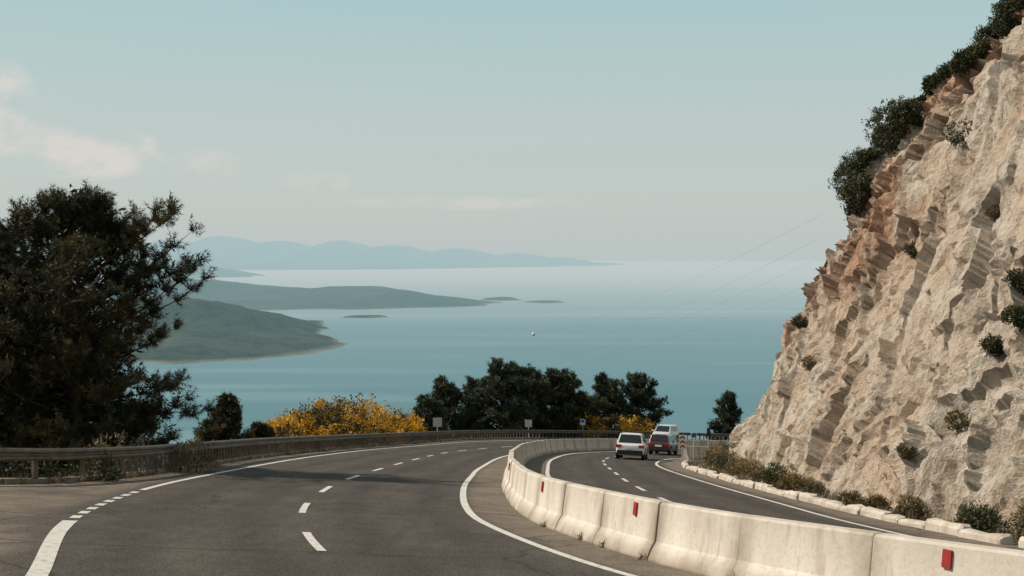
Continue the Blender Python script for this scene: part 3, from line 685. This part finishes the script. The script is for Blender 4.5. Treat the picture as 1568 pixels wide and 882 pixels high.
# ------------------------------------------------------------------ sea
def sea_mat():
    m,nt,b=newmat('sea_water'); setb(b,.4,.2); b.inputs['IOR'].default_value=1.33
    n=noise(nt,.0012,4,.6,mapscale=(.35,1,1)); n2=noise(nt,.0022,4,.6,mapscale=(.16,1,1),rot=(0,0,.12))
    c=ramp(nt,n,[(.3,(.042,.125,.155)),(.6,(.060,.160,.185)),(.8,(.10,.21,.235))])
    c=mix(nt,ramp(nt,n2,[(.52,g(0)),(.70,g(.6))]),c,(.25,.37,.385)); nt.link(c,b.inputs['Base Color'])
    bump(nt,b,noise(nt,.06,3,.6),.25,1.5)
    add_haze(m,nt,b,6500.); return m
M_sea=sea_mat()
sx=np.r_[-np.geomspace(90000,200,40),0,np.geomspace(200,90000,40)]; sy=np.r_[-3000,-500,np.geomspace(200,120000,70)]
SX,SY=np.meshgrid(sx,sy); idx=np.arange(len(sx)*len(sy)).reshape(len(sy),len(sx))
sf=np.stack([idx[:-1,:-1].ravel(),idx[:-1,1:].ravel(),idx[1:,1:].ravel(),idx[1:,:-1].ravel()],1)
mesh_obj('sea',np.stack([SX.ravel(),SY.ravel(),np.full(SX.size,SEA)],1),sf,M_sea,True)
# ------------------------------------------------------------------ distant land
def land_mat(name,c1,c2,L,mx=1.):
    m,nt,b=newmat(name); setb(b,.95,.1); n=noise(nt,.022,6,.75); n2=noise(nt,.0030,5,.65)
    c=ramp(nt,n,[(.40,c1),(.56,c2)]); c=mix(nt,ramp(nt,n2,[(.48,g(0)),(.62,g(.6))]),c,(.11,.095,.065)); 
    z=nt.add('ShaderNodeSeparateXYZ'); nt.link(nt.add('ShaderNodeNewGeometry').outputs['Position'],z.inputs[0])
    shore=math_(nt,'MULTIPLY',math_(nt,'SUBTRACT',z.outputs[2],SEA+1.),.22,True); c=mix(nt,shore,(.24,.21,.17),c)
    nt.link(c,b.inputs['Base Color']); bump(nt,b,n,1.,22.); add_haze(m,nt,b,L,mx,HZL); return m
def S(px,py): # point on the sea seen at this bearing / dip
    Y=-SEA*2000./(py-395.); return ((px-784)/2000.*Y,Y)
def land(name,poly,Hm,Wd,mat,res,seed,rough=.35,peaks=None,nsc=900.):
    C=np.array(poly+[poly[0]],float); lo=C.min(0)-Wd*.4; hi=C.max(0)+Wd*.4
    x=np.arange(lo[0],hi[0],res[0]); y=np.arange(lo[1],hi[1],res[1]); X,Y=np.meshgrid(x,y); P=np.stack([X.ravel(),Y.ravel()],1)
    q=np.stack([P[:,0]/nsc,P[:,1]/nsc,P[:,0]*0+seed],1); nz=fbm(q,6,seed); P_=P+np.stack([fbm(q*2,4,seed+3),fbm(q*2+5,4,seed+4)],1)*nsc*.22
    d=dist_poly(P_,C)
    ins=np.zeros(len(P),bool)
    for a,b in zip(C[:-1],C[1:]):
        c_=((a[1]>P_[:,1])!=(b[1]>P_[:,1]))&(P_[:,0]<(b[0]-a[0])*(P_[:,1]-a[1])/(b[1]-a[1]+1e-12)+a[0]); ins^=c_
    d=np.where(ins,np.abs(d),-np.abs(d))
    h=np.where(d>0,1-np.exp(-d/Wd),d/Wd)
    pk=np.ones(len(P))*.35
    if peaks:
        pk*=0; pk+=.12
        for (cx,cy,rx,ry,a) in peaks: pk=np.maximum(pk,a*np.exp(-((P[:,0]-cx)/rx)**2-((P[:,1]-cy)/ry)**2))
    z=np.where(h>0,h*Hm*pk*(1+rough*nz*2)+h*Hm*rough*.25*nz+np.minimum(h*6,2),h*Hm*.5)
    n_,m_=len(x),len(y); idx=np.arange(n_*m_).reshape(m_,n_)
    f=np.stack([idx[:-1,:-1].ravel(),idx[:-1,1:].ravel(),idx[1:,1:].ravel(),idx[1:,:-1].ravel()],1)
    kp=(z[f].max(1)>-12); return mesh_obj(name,np.stack([P[:,0],P[:,1],z+SEA],1),f[kp],mat,True)
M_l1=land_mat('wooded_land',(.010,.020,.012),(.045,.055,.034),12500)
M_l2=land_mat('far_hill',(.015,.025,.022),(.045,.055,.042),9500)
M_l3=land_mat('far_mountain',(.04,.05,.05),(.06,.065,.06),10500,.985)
A_=[S(*p) for p in [(-150,560),(230,557),(300,554),(400,550),(470,541),(517,526),(497,518),(478,512),(500,502),(494,491),(455,495),(420,486),(380,481),(300,474),(-150,474)]]
pk=[(*S(300,512),420,900,.85),(*S(200,505),500,1300,1.),(*S(400,515),240,600,.55),(*S(470,497),160,400,.35)]
land('peninsula',A_,80,110,M_l1,(12,20),5,.55,pk,380)
B_=[S(*p) for p in [(-150,480),(230,477),(420,476),(560,473),(680,470),(745,469),(765,464),(740,461),(690,457),(600,450),(430,447),(230,446),(-150,446)]]
pk=[(*S(300,456),900,1400,.95),(*S(430,462),450,900,.66),(*S(540,460),420,900,.80),(*S(610,461),350,900,.72),(*S(680,464),250,700,.45)]
land('wooded_hill',B_,98,220,M_l2,(30,50),8,.34,pk,700)
land('islet',[S(*p) for p in [(515,487.5),(560,488),(597,486),(590,484),(540,483.5)]],24,60,M_l1,(8,14),4,.3,None,200)
land('islet',[S(*p) for p in [(735,459.5),(760,461),(800,460),(785,456.5),(750,456)]],36,100,M_l2,(15,25),6,.3,None,400)
land('islet',[S(*p) for p in [(800,463),(840,464.5),(878,463),(860,461),(820,461)]],20,90,M_l2,(15,25),7,.3,None,400)
C_=[S(*p) for p in [(-200,414),(380,413.5),(620,412.5),(850,408.5),(965,405),(900,402.5),(600,402),(-200,402)]]
def far(x,y,rx,H_): X,Y=S(x,408); return (X,Y+2000,rx,9000,H_)
pk=[far(250,0,1700,.82),far(335,0,1300,.95),far(420,0,1700,.78),far(520,0,1500,.84),(far(600,0,1700,.73)),far(700,0,1700,.64),far(800,0,1600,.54),far(880,0,1300,.42),far(100,0,2500,.85)]
land('mountain_range',C_,900,900,M_l3,(130,260),12,.10,pk,3500)
land('headland',[S(*p) for p in [(-150,428),(300,427),(380,424),(392,421),(330,418),(-150,418)]],330,500,M_l3,(50,90),13,.25,[(*S(200,422),1800,1500,1.),(*S(320,422),500,1200,.6)],1500)
# ------------------------------------------------------------------ world
SUN_EL=math.radians(41); AZ=math.radians(-79)   # azimuth from +Y, negative = left
w=bpy.data.worlds.new('World'); scene.world=w; w.use_nodes=True; nt=NT(w); bg=nt.n['Background']; bg.inputs[1].default_value=.1
sky=nt.add('ShaderNodeTexSky'); sky.sky_type='NISHITA'; sky.sun_disc=False; sky.sun_elevation=SUN_EL; sky.sun_rotation=AZ%(2*math.pi); sky.air_density=1.2; sky.dust_density=3.; sky.ozone_density=1.5
tc=nt.add('ShaderNodeTexCoord').outputs['Generated']; sp=nt.add('ShaderNodeSeparateXYZ'); nt.link(tc,sp.inputs[0])
zz=math_(nt,'ADD',sp.outputs[2],.05,True)
gr=ramp(nt,zz,[(0,HAZEFAR),(.05,HAZEFAR),(.09,(.560,.612,.588)),(.15,(.520,.610,.595)),(.25,(.410,.588,.603)),(.6,(.30,.39,.42)),(1.,(.25,.30,.32))])
sc=nt.add('ShaderNodeVectorMath',operation='SCALE'); nt.link(gr,sc.inputs[0]); sc.inputs[3].default_value=10.
col=mix(nt,.92,sky.outputs[0],sc.outputs[0])
def bank(cx,cz,rx,rz):
    a=math_(nt,'DIVIDE',math_(nt,'SUBTRACT',math_(nt,'DIVIDE',sp.outputs[0],sp.outputs[1]),cx),rx); b_=math_(nt,'DIVIDE',math_(nt,'SUBTRACT',sp.outputs[2],cz),rz)
    r=math_(nt,'ADD',math_(nt,'MULTIPLY',a,a),math_(nt,'MULTIPLY',b_,b_)); return math_(nt,'SUBTRACT',1.,r,True)
cn=noise(nt,19,6,.62,vec=tc,mapscale=(1,1,1.6))
mk=bank(-.39,.100,.035,.042)
for args in ((-.335,.073,.075,.018),(-.375,.078,.06,.022),(-.288,.080,.020,.014)):
    mk=math_(nt,'MAXIMUM',mk,bank(*args))
mk2=bank(-.150,.058,.035,.010)
for args in ((-.235,.070,.03,.014),(-.04,.042,.10,.006)): mk2=math_(nt,'MAXIMUM',mk2,bank(*args))
mk=math_(nt,'ADD',math_(nt,'MULTIPLY',mk,1.7),math_(nt,'MULTIPLY',mk2,.6),True)
dens=math_(nt,'MULTIPLY',mk,ramp(nt,cn,[(.38,g(0)),(.56,g(1))]),True)
front=math_(nt,'GREATER_THAN',sp.outputs[1],0.); dens=math_(nt,'MULTIPLY',dens,front)
col=mix(nt,math_(nt,'MULTIPLY',dens,.8),col,(7.2,6.7,6.35)); nt.link(col,bg.inputs[0])
# sun
sl=bpy.data.lights.new('sun','SUN'); sl.energy=4.7; sl.angle=math.radians(.53); sl.color=(1,.88,.73); so=bpy.data.objects.new('sun',sl); scene.collection.objects.link(so)
d=Vector((math.sin(AZ)*math.cos(SUN_EL),math.cos(AZ)*math.cos(SUN_EL),math.sin(SUN_EL))); so.rotation_euler=d.to_track_quat('Z','Y').to_euler(); so.location=(-40,10,60)
# camera
cd=bpy.data.cameras.new('camera'); co=bpy.data.objects.new('camera',cd); scene.collection.objects.link(co); co.location=(0,0,0); co.rotation_euler=(math.pi/2,0,0)
cd.sensor_width=36; cd.lens=36*2000/1568; cd.shift_y=-46/1568; cd.clip_start=.1; cd.clip_end=300000; scene.camera=co
